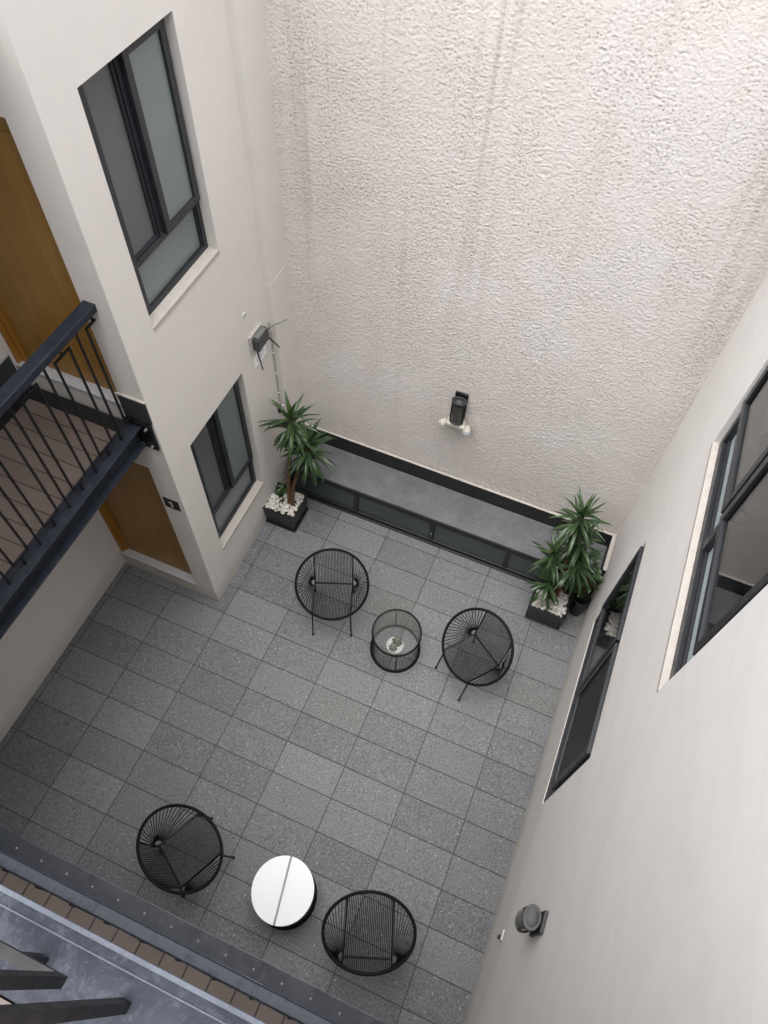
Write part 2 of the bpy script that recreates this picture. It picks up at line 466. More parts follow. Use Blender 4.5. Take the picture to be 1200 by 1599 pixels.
# ------------------------------------------------------------------ setting
XL, YD, XW, YB, XR = -1.865, .70, -.72, 2.70, 2.895
TOP = 6.7  # wall tops out of view, lowered to let light into the court
YN = -3.30          # wall behind the near walkways
g = MB().box(-30, 30, -30, 30, -.5, -.06)
tag(obj('ground', g, 'concrete'), 'plain ground beneath the courtyard', 'ground', kind='structure')
fl = MB().box(-1.95, 3.0, -3.4, 2.95, -.05, 0)
tag(obj('floor', fl, 'floor'), 'grey granite tiled courtyard floor', 'floor', kind='structure')

# ---- back wall: real relief, one grid
def noise2(x, y, seed):
    r = np.random.default_rng(seed); T = r.random((257, 257))
    xi, yi = np.floor(x).astype(int), np.floor(y).astype(int); fx, fy = x - xi, y - yi
    fx = fx * fx * (3 - 2 * fx); fy = fy * fy * (3 - 2 * fy)
    a, b = T[yi % 257, xi % 257], T[yi % 257, (xi + 1) % 257]; c, d = T[(yi + 1) % 257, xi % 257], T[(yi + 1) % 257, (xi + 1) % 257]
    return (a * (1 - fx) + b * fx) * (1 - fy) + (c * (1 - fx) + d * fx) * fy
def flakes(x, z, sx, sz, seed):
    r = np.random.default_rng(seed); N = 509
    JX, JZ, H, TX, TZ = r.random((N, N)), r.random((N, N)), r.random((N, N)), r.random((N, N)) - .5, r.random((N, N)) - .5
    u, v = x / sx, z / sz
    iu, iv = np.floor(u).astype(int), np.floor(v).astype(int)
    best = np.full(u.shape, 9.0); sec = np.full(u.shape, 9.0); hh = np.zeros(u.shape)
    for di in (-1, 0, 1):
        for dj in (-1, 0, 1):
            a, b = (iv + dj) % N, (iu + di) % N
            dx, dz = u - (iu + di + JX[a, b]), v - (iv + dj + JZ[a, b]); d = np.sqrt(dx * dx + dz * dz)
            h = H[a, b] * .55 + TX[a, b] * dx * 1.1 + (TZ[a, b] * 1.0 - .55) * dz
            near = d < best
            sec = np.where(near, best, np.minimum(sec, d)); hh = np.where(near, h, hh); best = np.where(near, d, best)
    return hh, sec - best
def back_wall():
    x0, x1, z0, z1, st = XW - .10, XR + .10, .4, TOP, .0068
    nx, nz = int((x1 - x0) / st) + 1, int((z1 - z0) / st) + 1
    X, Z = np.meshgrid(np.linspace(x0, x1, nx), np.linspace(z0, z1, nz))
    wx = X + (noise2(X * 17, Z * 17, 1) - .5) * .034 + (noise2(X * 60, Z * 60, 5) - .5) * .014
    wz = Z + (noise2(X * 17, Z * 17, 2) - .5) * .028 + (noise2(X * 60, Z * 60, 6) - .5) * .012
    h1, e1 = flakes(wx, wz, .026, .016, 3)
    h2, e2 = flakes(wx + 3.1, wz + 1.7, .017, .012, 4)
    amp = (.88 + .26 * noise2(X * 2.3, Z * 2.3, 9)) * (1 - .30 * np.clip((Z - 2.6) / 3.0, 0, 1))
    h = (h1 * .0024 + h2 * .0030 + noise2(X * 90, Z * 90, 7) * .0027) * amp + (noise2(X * 1.2, Z * 1.2, 8) - .5) * .006
    def box_blur(a, r):
        for ax_ in (0, 1):
            p = np.cumsum(np.pad(a, [(r + 1, r) if k == ax_ else (0, 0) for k in (0, 1)], mode='edge'), axis=ax_)
            n = a.shape[ax_]
            hi_, lo_ = np.take(p, range(2 * r + 1, 2 * r + 1 + n), ax_), np.take(p, range(0, n), ax_)
            a = (hi_ - lo_) / (2 * r + 1)
        return a
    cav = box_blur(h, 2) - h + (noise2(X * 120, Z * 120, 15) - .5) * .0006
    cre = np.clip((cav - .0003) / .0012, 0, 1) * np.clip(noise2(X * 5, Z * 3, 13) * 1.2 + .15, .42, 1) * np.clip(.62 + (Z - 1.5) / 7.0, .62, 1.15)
    Y = YB - h
    me = bpy.data.meshes.new('rendered_wall')
    V = np.stack([X, Y, Z], -1).reshape(-1, 3)
    idx = np.arange(nx * nz).reshape(nz, nx)
    Q = np.stack([idx[:-1, :-1], idx[:-1, 1:], idx[1:, 1:], idx[1:, :-1]], -1).reshape(-1, 4)
    bx = MB().box(x0, x1, YB + .012, YB + .25, z0, z1)
    nv = len(V); V = np.vstack([V, np.array(bx.v)]); Q = np.vstack([Q, np.array(bx.f) + nv])
    me.vertices.add(len(V)); me.vertices.foreach_set('co', V.ravel().astype(np.float32))
    me.loops.add(Q.size); me.loops.foreach_set('vertex_index', Q.ravel().astype(np.int32))
    me.polygons.add(len(Q)); me.polygons.foreach_set('loop_start', (np.arange(len(Q)) * 4).astype(np.int32))
    me.polygons.foreach_set('use_smooth', np.ones(len(Q), bool))
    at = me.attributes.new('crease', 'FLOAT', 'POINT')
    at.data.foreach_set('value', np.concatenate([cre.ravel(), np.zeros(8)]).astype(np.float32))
    me.update(); me.validate()
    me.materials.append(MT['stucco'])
    o = bpy.data.objects.new('rendered_wall', me); COL.objects.link(o)
    return tag(o, 'tall windowless cream wall of rough textured render behind the stone ledge', 'wall')
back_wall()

# ---- left building: window wall, door wall, wall under the left walkway
LB = thing('building', 'cream plastered building with frosted windows and two wooden doors on the left', 'building', (XW, YD, 0))
fW = lambda u, w_, v: (XW + w_, u, v)
LOW = (.985, 1.848, .68, 2.43); UPW = (.985, 1.845, 3.76, 5.39)
obj('wall', wall_mb(fW, YD + .0, YB + .10, -.02, TOP + .2, [LOW, UPW], .20), 'plaster', LB)
fD = lambda u, w_, v: (u, YD - w_, v)
D0 = (XL, -.945, .165, 2.36); D1 = (XL, -.945, 3.12, 5.33)
wm = wall_mb(fD, XL - .2, XW - .2005, -.02, TOP + .2, [D0, D1], .14)
wm.box(XW - .2005, XW - .0005, YD + .0, YD + .0005, -.02, -.01)
obj('wall', wm, 'plaster', LB)
obj('wall', MB().box(XW - .2005, XW - .001, YD + .0006, YD + .0, -.02, 0).box(XL - .25, XL, YN, YD, -.02, TOP + .2), 'plaster', LB)
# corner face of the window wall seen from the door side
obj('wall', MB().box(XW - .2005, XW - .0015, YD - .0015, YD + .05, -.02, TOP + .2), 'plaster', LB)
obj('pilaster', MB().box(XW - .02, -.655, 2.372, YB + .05, -.02, 3.02).box(XW - .02, -.657, 2.374, YB + .05, 3.0212, TOP + .2), 'plaster', LB, bevel=.0015)

def left_window(h, tr):
    u0, u1, v0, v1 = h; f = .042; a, b = -.135, -.08; um = 1.405; fj = .118
    fr = MB(fW)
    fr.box(u0, u1, a, b, v0, v0 + f).box(u0, u1, a, b, v1 - f, v1).box(u0, u0 + fj, a, b, v0 + f, v1 - f).box(u1 - f, u1, a, b, v0 + f, v1 - f)
    fr.box(u0 + fj, u1 - f, a, b, tr, tr + f)                       # transom
    fr.box(um - .022, um + .022, a, b, tr + f, v1 - f)              # mullion
    fr.box(u0 + fj, u0 + fj + .012, a + .01, b - .012, v0 + f, tr).box(u1 - f - .012, u1 - f, a + .01, b - .012, v0 + f, tr)
    wi = obj('window', fr, 'frame', LB, bevel=.003)
    sl = MB(fW); sl.box(u0 + .001, u1 - .001, -.08, .006, v0 - .03, v0 + .004)
    obj('sill', sl, 'cream', wi)
    sa = MB(fW); s0, s1, t0, t1, q = um + .010, u1 - .026, tr + f + .003, v1 - .022, .052
    sa.box(s0, s1, b + .001, b + .034, t0, t0 + q).box(s0, s1, b + .001, b + .034, t1 - q, t1)
    sa.box(s0, s0 + q, b + .001, b + .034, t0 + q, t1 - q).box(s1 - q, s1, b + .001, b + .034, t0 + q, t1 - q)
    obj('sash', sa, 'frame', wi, bevel=.003)
    fs = MB(fW); s2, s3, q2 = u0 + fj, um - .022, .020
    fs.box(s2, s3, a + .008, b - .014, tr + f, tr + f + q2).box(s2, s3, a + .008, b - .014, v1 - f - q2, v1 - f)
    fs.box(s2, s2 + q2, a + .008, b - .014, tr + f + q2, v1 - f - q2).box(s3 - q2, s3, a + .008, b - .014, tr + f + q2, v1 - f - q2)
    obj('sash', fs, 'frame', wi, bevel=.002)
    tag(obj('pane', MB(fW).box(s2 + q2, s3 - q2, -.118, -.112, tr + f + q2, v1 - f - q2), 'frost_dark', wi), 'darker frosted pane')
    obj('pane', MB(fW).box(s0 + q, s1 - q, b + .006, b + .014, t0 + q, t1 - q), 'frost', wi)
    obj('pane', MB(fW).box(u0 + fj + .012, u1 - f - .012, -.118, -.110, v0 + f, tr), 'frost', wi)
    return wi
tag(left_window(LOW, 1.10), 'smaller looking ground floor frosted window beside the left plant')
tag(left_window(UPW, 4.145), 'upper frosted window above the wall router')

def door(z0, h):
    zt = h[3]; x0, x1 = h[0], h[1]
    d = MB().box(x0 + .05, x1 + .02, YD + .080, YD + .125, z0, zt - .04)
    dr = obj('door', d, 'door', LB, bevel=.002)
    iz0, iz1, ix0, ix1 = z0 + .13, zt - .16, x0 + .155, x1 - .07
    pn = MB().box(ix0, ix1, YD + .0772, YD + .079, iz0, iz1)
    obj('door_panel', pn, 'door', dr)
    bd = MB()
    for q in ((ix0 - .008, ix1 + .008, iz0 - .008, iz0), (ix0 - .008, ix1 + .008, iz1, iz1 + .008), (ix0 - .008, ix0, iz0, iz1), (ix1, ix1 + .008, iz0, iz1)):
        bd.box(q[0], q[1], YD + .0752, YD + .079, q[2], q[3])
    obj('bead', bd, 'groove', dr)
    jm = MB().box(x0 + .0005, x0 + .022, YD + .018, YD + .139, z0, zt - .001).box(x0 + .022, x0 + .049, YD + .050, YD + .139, z0, zt - .001)
    jm.box(x0 + .0495, x1 - .001, YD + .030, YD + .139, zt - .039, zt - .0015)
    obj('door_jamb', jm, 'jamb', dr, bevel=.002)
    return dr
door(.215, D0); door(3.165, D1)
obj('door_sill', MB().box(XL + .0005, -1.60, YD - .003, YD + .139, .1655, .215).box(-1.597, -.9455, YD - .003, YD + .139, .1655, .215), 'sill', LB, bevel=.003)
obj('door_sill', MB().box(XL + .0005, -1.60, YD - .003, YD + .139, 3.1205, 3.165).box(-1.597, -.9455, YD - .003, YD + .139, 3.1205, 3.165), 'sill', LB, bevel=.003)
obj('skirting', MB().box(-.944, XW - .002, YD - .015, YD - .0016, 3.06, 3.30), 'skirt', LB, bevel=.002)
obj('skirting', MB().box(XL + .0005, XL + .016, YN, YD - .02, 3.03, 3.29), 'skirt', LB, bevel=.002)
obj('skirting', MB().box(-.944, XW + .004, YD - .019, YD - .0018, 3.3005, 3.312), 'cream', LB)
obj('skirting', MB().box(XL + .0005, XL + .02, YN, YD - .02, 3.2905, 3.302), 'cream', LB)

# ---- right building
RB = thing('building', 'pale plastered building with clear dark framed windows on the right', 'building', (XR, 1.0, 0))
fR = lambda u, w_, v: (XR - w_, u, v)
RLOW = (-.13, 1.60, .92, 2.46); RUP = (-.13, 1.545, 3.81, 5.30)
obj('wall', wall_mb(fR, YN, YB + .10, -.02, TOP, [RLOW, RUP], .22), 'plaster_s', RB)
def right_window(h, tr, bottom, b=-.036):
    u0, u1, v0, v1 = h; f = .045
    a = b - .10
    wf = MB(fR)
    wf.box(u0, u1, a, b, v0, v0 + .07).box(u0, u1, a, b, v1 - f, v1).box(u0, u0 + f, a, b, v0 + .07, v1 - f).box(u1 - f, u1, a, b, v0 + .07, v1 - f)
    wf.box(u0 + f, u1 - f, a, b - .022, v0 + .07, v0 + .11)         # stepped bottom rail
    wf.box(u0 + f, u1 - f, a, b, tr, tr + .05)
    um = (u0 + u1) / 2
    wf.box(um - .03, um + .03, a, b, v0 + .11, tr).box(um - .025, um + .025, a, b, tr + .05, v1 - f)
    wi = obj('window', wf, 'frame', RB, bevel=.003)
    if b < -.03: obj('sill', MB(fR).box(u0 + .001, u1 - .001, b, .003, v0 - .03, v0 + .003), 'cream', wi)
    for k, (s0, s1) in enumerate(((u0 + f - .012, um - .012), (um + .012, u1 - f + .012))):
        for q in (.034,):
            sa = MB(fR); t0, t1, m = tr + .036, v1 - f + .012, .05
            sa.box(s0, s1, b + .0005, b + .028, t0, t0 + m).box(s0, s1, b + .0005, b + .028, t1 - m, t1)
            sa.box(s0, s0 + m, b + .0005, b + .028, t0 + m, t1 - m).box(s1 - m, s1, b + .0005, b + .028, t0 + m, t1 - m)
            obj('sash', sa, 'frame', wi, bevel=.003)
            obj('pane', MB(fR).box(s0 + m, s1 - m, b + .006, b + .012, t0 + m, t1 - m), 'screen' if k == 0 and b > -.03 else 'glass', wi)
    for s0, s1 in ((u0 + f, um - .03), (um + .03, u1 - f)):
        obj('pane', MB(fR).box(s0, s1, b - .045, b - .038, v0 + .11, tr), bottom, wi)
    rm = MB(fR)                                                       # the dim room behind
    a2, d2 = -.221, -2.2
    p, q, r_, s_ = u0 - .3, u1 + .3, v0 - .7, v1 + .2
    rm.add([(p, d2, r_), (q, d2, r_), (q, d2, s_), (p, d2, s_)], [(0, 1, 2, 3)])
    rm.add([(p, d2, r_), (p, d2, s_), (p, a2, s_), (p, a2, r_)], [(0, 1, 2, 3)]); rm.add([(q, d2, r_), (q, d2, s_), (q, a2, s_), (q, a2, r_)], [(0, 1, 2, 3)])
    rm.add([(p, d2, r_), (q, d2, r_), (q, a2, r_), (p, a2, r_)], [(0, 1, 2, 3)]); rm.add([(p, d2, s_), (q, d2, s_), (q, a2, s_), (p, a2, s_)], [(0, 1, 2, 3)])
    obj('room_interior', rm, 'room', wi)
    return wi
tag(right_window(RLOW, 1.28, 'slate_glass', -.005), 'lower window of the right building, near the floor')
tag(right_window(RUP, 4.19, 'frost_pale'), 'upper window of the right building with pale bottom panes')

# ---- building behind the near walkways (closes the court towards the viewer; unseen top kept low for light)
tag(obj('wall', MB().box(-2.2, 3.2, YN - .25, YN, -.02, 7.0), 'plaster_far', origin=(.5, YN, 0)), 'plain plastered wall behind the near walkways', 'wall')

# ---- ledge along the back wall
BN = thing('bench', 'long dark stone topped ledge with low glazed front against the rough wall', 'bench', (1.09, 2.47, 0))
YF = 2.25
obj('seat_slab', MB().box(XW + .066, XR - .002, YF - .012, YB - .04, .515, .550), 'bench', BN, bevel=.003)
obj('upstand', MB().box(XW + .066, XR - .002, YB - .040, YB - .016, .45, .775).box(XR - .036, XR - .002, YF - .012, YB - .0405, .5505, .775), 'black', BN, bevel=.002)
obj('upstand_edge', MB().box(XW + .066, XR - .002, YB - .042, YB - .014, .7755, .782).box(XR - .038, XR - .002, YF - .012, YB - .0425, .7755, .782), 'cream', BN)
fr = MB().box(XW + .066, XR - .002, YF, YF + .05, .420, .514).box(XW + .066, XR - .002, YF, YF + .05, 0, .075).box(XW + .066, XR - .002, YF - .02, YF - .0005, 0, .03)
obj('frame', fr, 'black', BN, bevel=.003)
for x in (XW + .09, .17, 1.075, 1.935, XR - .03):
    obj('post', MB().box(x - .026, x + .026, YF + .001, YF + .049, .0755, .4195), 'black', BN, bevel=.002)
for x0, x1 in ((XW + .116, .144), (.196, 1.049), (1.101, 1.909), (1.961, XR - .056)):
    obj('pane', MB().box(x0, x1, YF + .022, YF + .03, .0755, .4195), 'slate_glass', BN)
obj('backing', MB().box(XW + .07, XR - .01, YF + .055, YB - .045, .01, .50), 'black', BN)
obj('latch', MB().box(1.068, 1.082, YF - .008, YF + .0005, .17, .23), 'weld', BN, bevel=.002)

# ---- walkways and railings
def rail_piece(Rl, p, along, zb, zt, loop, mat, woff=0.0, rb_=.0062):
    """baluster at point p (x,y); loop = closed rectangle with a stub below and above"""
    ax = Vector(along); P = Vector((p[0], p[1], 0)); r = rb_
    if not loop:
        b = MB().bar(P + Vector((0, 0, zb)), P + Vector((0, 0, zt)), r)
        o = obj('baluster', b, mat, Rl)
    else:
        d = ax * .068; l0, l1 = zb + .085, zt - .085
        b = MB()
        for s in (-1, 1): b.bar(P + d * s + Vector((0, 0, l0)), P + d * s + Vector((0, 0, l1)), r)
        e = ax * (.068 - r - .0003)
        for z in (l0 + r, l1 - r): b.bar(P - e + Vector((0, 0, z)), P + e + Vector((0, 0, z)), r)
        b.bar(P + Vector((0, 0, zb)), P + Vector((0, 0, l0 - .0003)), r); b.bar(P + Vector((0, 0, l1 + .0003)), P + Vector((0, 0, zt)), r)
        o = obj('loop_baluster', b, mat, Rl)
    wd = MB().lathe([(1e-4, .003), (.004, .0027), (.0062, .0)], (p[0], p[1] + woff, zb + .0005), 10)
    obj('weld', wd, 'weld', o)
    return o

# first floor, left
WL = thing('walkway', 'first floor steel walkway with brown tiles on the left in front of the upper door', 'walkway', (-1.3, -.6, 2.8))
obj('deck', MB().box(-1.722, -.957, -3.28, .572, 2.90, 2.985), 'deck_y', WL)
obj('edge_channel', MB().box(XL + .017, -1.7225, -3.28, .680, 2.90, 2.995).box(-1.722, -.9575, .5725, .680, 2.90, 2.995), 'black', WL)
obj('steel_beam', MB().box(-.957, -.820, -1.89, .672, 2.988, 3.0).box(-.888, -.876, -1.89, .672, 2.8005, 2.9875).box(-.945, -.826, -1.89, .672, 2.786, 2.80), 'steel', WL, bevel=.0015)
ep = obj('end_plate', MB().box(-.955, -.738, .6735, .6975, 2.745, 3.04), 'iron', WL, bevel=.002)
for x, z in ((-.775, 3.0), (-.775, 2.79), (-.86, 2.79)):
    obj('bolt', MB().lathe([(1e-4, 0), (.011, 0), (.011, .012), (.006, .013), (.006, .028), (1e-4, .028)], (x, .6735, z), 8, 'y').add([], []), 'weld', ep)
for o in list(ep.children):
    for v in o.data.vertices: v.co.y = 2 * (.6735 - WL.location.y) - v.co.y
obj('soffit', MB().box(XL + .02, -.96, -3.28, .69, 2.80, 2.8985), 'concrete', WL)
RLft = thing('railing', 'black railing of thin bars and loops along the left walkway', 'railing', (-.885, -.6, 3.0))
obj('handrail', MB().box(-.912, -.829, -1.92, .697, 4.125, 4.185), 'steel', RLft, bevel=.004)
obj('rail_lip', MB().box(-.8288, -.826, -1.92, .697, 4.176, 4.182), 'steel_rail', RLft)
ys = [.676 - .155 * k for k in range(17)]
for k, y in enumerate(ys): rail_piece(RLft, (-.880, y), (0, 1, 0), 3.0, 4.125, k % 2 == 0, 'iron')

# first floor, near side
WN = thing('walkway', 'first floor steel walkway edge with brown tiles seen below the viewer', 'walkway', (.9, -2.6, 2.8))
obj('deck', MB().box(-.95, XR - .002, -3.28, -2.051, 2.90, 2.990), 'deck_x', WN)
obj('steel_beam', MB().box(-.819, XR - .002, -2.046, -1.897, 2.988, 3.0).box(-.819, XR - .002, -1.99, -1.975, 2.852, 2.9875).box(-.819, XR - .002, -2.045, -1.912, 2.838, 2.8515), 'steel', WN, bevel=.0015)
obj('edge_strip', MB().box(-.80, XR - .002, -1.8965, -1.893, 2.990, 3.001), 'steel_rail', WN)
obj('soffit', MB().box(-.92, XR - .002, -3.28, -2.0, 2.80, 2.8375), 'concrete', WN)
RN = thing('railing', 'grey topped railing of the near first floor walkway', 'railing', (.9, -1.967, 3.0))
obj('handrail', MB().box(-.835, XR - .004, -1.986, -1.940, 4.10, 4.155), 'steel_rail', RN, bevel=.007)
obj('rail_lip', MB().box(-.835, XR - .004, -1.9397, -1.9365, 4.118, 4.150), 'steel_rail', RN, bevel=.002)
for k in range(24): rail_piece(RN, (-.66 + .1552 * k, -1.989), (1, 0, 0), 3.0, 4.10, k % 2 == 0, 'iron', .044, .0055)

# second floor, where the viewer stands
WO = thing('walkway', 'worn grey steel edge of the second floor walkway under the viewer', 'walkway', (.9, -2.6, 5.8))
obj('deck', MB().box(-.95, XR - .002, -3.28, -2.032, 5.90, 5.985), 'deck_x', WO)
obj('steel_beam', MB().box(-.819, XR - .002, -2.027, -1.901, 5.985, 6.0).box(-.819, XR - .002, -1.975, -1.96, 5.852, 5.9845).box(-.819, XR - .002, -2.027, -1.925, 5.838, 5.8515), 'steel_own', WO, bevel=.003)
obj('edge_strip', MB().box(-.819, XR - .002, -1.9090, -1.9005, 6.0002, 6.0062).box(-.819, XR - .002, -1.9265, -1.9235, 6.0002, 6.0042), 'steel_edge', WO, bevel=.001)
obj('edge_seal', MB().box(-.819, XR - .002, -1.9232, -1.9093, 6.0002, 6.0016), 'steel_own', WO)
obj('soffit', MB().box(-.92, XR - .002, -3.28, -2.03, 5.80, 5.8375), 'concrete', WO)
RO = thing('railing', 'dark railing bars close to the viewer at bottom left', 'railing', (.9, -1.96, 6.0))
obj('handrail', MB().box(-.835, XR - .004, -1.998, -1.925, 7.10, 7.155), 'steel', RO, bevel=.005)
for k in range(-4, 5): rail_piece(RO, (1.685 + .1552 * k, -1.965), (1, 0, 0), 6.0, 7.10, k % 2 != 0, 'iron', 0.0, .0085)
# second floor, left: out of view, added to shade the upper door
WU = thing('walkway', 'unseen second floor walkway added to shade the upper wooden door', 'walkway', (-1.3, -.6, 5.8))
obj('deck', MB().box(XL + .017, -.957, -3.28, .60, 5.90, 5.985), 'deck_y', WU)
obj('steel_beam', MB().box(-.956, -.86, -1.89, .672, 5.985, 6.0).box(-.91, -.895, -1.89, .672, 5.852, 5.9845).box(-.956, -.86, -1.89, .672, 5.838, 5.8515), 'steel', WU)

# ------------------------------------------------------------------ wall fittings
sg = thing('house_number', 'small black plate with a white number 1 beside the ground door', 'sign', (-.838, YD - .0016, 1.82))
obj('plate', MB().box(-.912, -.766, YD - .010, YD - .0018, 1.815, 1.955), 'sign', sg, bevel=.001)
dg = MB()
dg.add([(-.845, YD - .0125, 1.845), (-.828, YD - .0125, 1.845), (-.828, YD - .0125, 1.928), (-.841, YD - .0125, 1.928), (-.866, YD - .0125, 1.912), (-.866, YD - .0125, 1.897), (-.845, YD - .0125, 1.908)]
       + [(x, YD - .0101, z) for x, z in ((-.845, 1.845), (-.828, 1.845), (-.828, 1.928), (-.841, 1.928), (-.866, 1.912), (-.866, 1.897), (-.845, 1.908))],
       [(0, 1, 2, 3, 4, 5, 6)] + [(i, (i + 1) % 7, 7 + (i + 1) % 7, 7 + i) for i in range(7)])
obj('digit', dg, 'white', sg)

def lantern(fn, mats, label):
    """wall lantern in a local frame: u along the wall, w out from it, v up; v=0 at the plate foot"""
    L = thing('wall_lantern', label, 'wall lamp', fn(0, 0, 0), 'round wall lanterns')
    m1, m2 = mats
    obj('back_plate', MB(fn).box(-.062, .062, .002, .022, .0, .335), m1, L, bevel=.003)
    obj('arm', MB(fn).box(-.016, .016, .022, .032, .255, .295).box(-.016, .016, .022, .032, .03, .06), m1, L, bevel=.002)
    cv = .068
    def ring(p, n=36):
        mb = MB(fn); vs, fs = [], []
        for r_, z in p:
            for k in range(n):
                t = 2 * math.pi * k / n; vs.append((r_ * math.cos(t), cv + .010 + r_ * .74 * math.sin(t), z))
        for i in range(len(p) - 1):
            for k in range(n): fs.append((i * n + k, i * n + (k + 1) % n, (i + 1) * n + (k + 1) % n, (i + 1) * n + k))
        return mb.add(vs, fs, True)
    cap = obj('cap', ring([(.058, .272), (.072, .272), (.072, .300), (.068, .305), (.056, .305), (.054, .300), (.050, .300), (.048, .311), (1e-4, .313)]), m2, L)
    obj('lamp_glass', ring([(.060, .018), (.060, .2715)]), 'smoke', L)
    obj('base_ring', ring([(1e-4, 0), (.066, 0), (.068, .004), (.068, .017), (.058, .0175)]), m2, L)
    cg = MB(fn)
    for t in (25, 155, 205, 335):
        a = R(t); cx_, cy_ = .0655 * math.cos(a), cv + .010 + .0655 * .74 * math.sin(a)
        cg.box(cx_ - .004, cx_ + .004, cy_ - .004, cy_ + .004, .0175, .2717)
    obj('cage', cg, m1, L)
    return L
lantern(lambda u, w_, v: (1.058 + u, YB - .012 - w_, 1.79 + v), ('iron', 'lampmetal'), 'dark round lantern on the rough back wall above twin spotlights')
lantern(lambda u, w_, v: (XR - w_, -1.122 + u, 2.10 + v), ('lampmetal', 'lampgrey'), 'dusty grey round lantern alone on the smooth right wall')

EL = thing('emergency_light', 'cream twin headed emergency light under the back wall lantern', 'emergency light', (1.06, YB - .015, 1.62))
obj('body', MB().box(.965, 1.155, 2.575, 2.678, 1.70, 1.765), 'cream_plastic', EL, bevel=.02)
for x, tilt in ((.945, -.35), (1.178, .12)):
    hd = MB(); a = Vector((tilt * 1.3, -.9, .02)).normalized(); c = Vector((x, 2.60, 1.735))
    hd.tube([c - a * .045, c - a * .03, c, c + a * .045, c + a * .050], [.014, .031, .039, .040, .038], 20)
    h_ = obj('lamp_head', hd, 'cream_plastic', EL)
    obj('lens', MB().tube([c + a * .0495, c + a * .054], [.034, .026], 20), 'lens', h_)

RT = thing('wifi_router', 'small dark router with three antennas on the left wall', 'router', (XW, 2.13, 2.5))
obj('bracket', MB().box(XW + .0, XW + .022, 2.015, 2.215, 2.50, 2.70), 'cable', RT, bevel=.004)
obj('body', MB().box(XW + .0225, XW + .085, 2.035, 2.225, 2.535, 2.668), 'router', RT, bevel=.008)
obj('top_cover', MB().box(XW + .03, XW + .078, 2.06, 2.20, 2.6685, 2.680), 'routerside', RT, bevel=.003)
for a, b in (((XW + .05, 2.226, 2.63), (-.545, 2.40, 2.645)), ((XW + .055, 2.226, 2.55), (-.56, 2.245, 2.43)), ((XW + .055, 2.045, 2.53), (-.56, 1.935, 2.445))):
    A, Bv = Vector(a), Vector(b)
    obj('antenna', MB().tube([A, A.lerp(Bv, .25), Bv], [.0085, .008, .005], 8), 'routerside' if a[2] > 2.6 else 'iron', RT)
nt = thing('notice', 'small white paper notice under the router', 'notice', (XW, 2.15, 2.3))
obj('sheet', MB().box(XW + .0005, XW + .0025, 2.05, 2.265, 2.275, 2.415), 'paper', nt)
ln = MB()
for i, (a, b) in enumerate(((2.10, 2.21), (2.085, 2.225), (2.085, 2.215), (2.09, 2.20), (2.11, 2.17))):
    ln.box(XW + .0026, XW + .0031, a, b, 2.385 - .021 * i, 2.389 - .021 * i)
obj('text_lines', ln, 'ink', nt)
cb = MB().tube([(XW + .04, 2.23, 2.60), (XW + .03, 2.29, 2.60), (XW + .012, 2.345, 2.585), (XW + .01, 2.358, 2.45), (XW + .009, 2.361, 2.2), (XW + .010, 2.358, 1.9), (XW + .009, 2.362, 1.6), (XW + .012, 2.360, 1.43)], .0042, 8)
tag(obj('cable', cb, 'cable', origin=(XW, 2.36, 1.4)), 'thin grey cable running down beside the pilaster', 'cable')
ck = MB()
for z in (2.46, 2.17, 1.88, 1.60): ck.box(XW + .001, XW + .018, 2.350, 2.371, z, z + .014)
tag(obj('cable_clips', ck, 'white', origin=(XW, 2.36, 1.6)), 'white clips holding the thin cable beside the pilaster', 'cable clip')
sk = thing('socket', 'black and white power socket behind the left plant', 'socket', (-.69, 2.36, 1.33))
obj('plate', MB().box(-.70, -.665, 2.352, 2.371, 1.33, 1.42), 'white', sk, bevel=.003)
obj('plug', MB().box(-.715, -.690, 2.310, 2.3515, 1.34, 1.43), 'iron', sk, bevel=.004)
cp = thing('wall_outlet', 'round white pipe cap high on the left wall', 'outlet', (XW, 2.016, 2.96))
obj('ring', MB().lathe([(.010, .001), (.012, .010), (.024, .008), (.026, .0005)], (XW, 2.016, 2.964), 20, 'x'), 'white', cp)
obj('hole', MB().lathe([(.0099, .004), (1e-4, .003)], (XW, 2.016, 2.964), 16, 'x'), 'iron', cp)
so = thing('outlet', 'tiny white outlet low on the right wall', 'outlet', (XR, -1.11, .77))
obj('plate', MB().box(XR - .014, XR - .001, -1.150, -1.075, .765, .86), 'white', so, bevel=.003)
obj('plug', MB().box(XR - .030, XR - .0145, -1.145, -1.115, .770, .815), 'iron', so, bevel=.003)

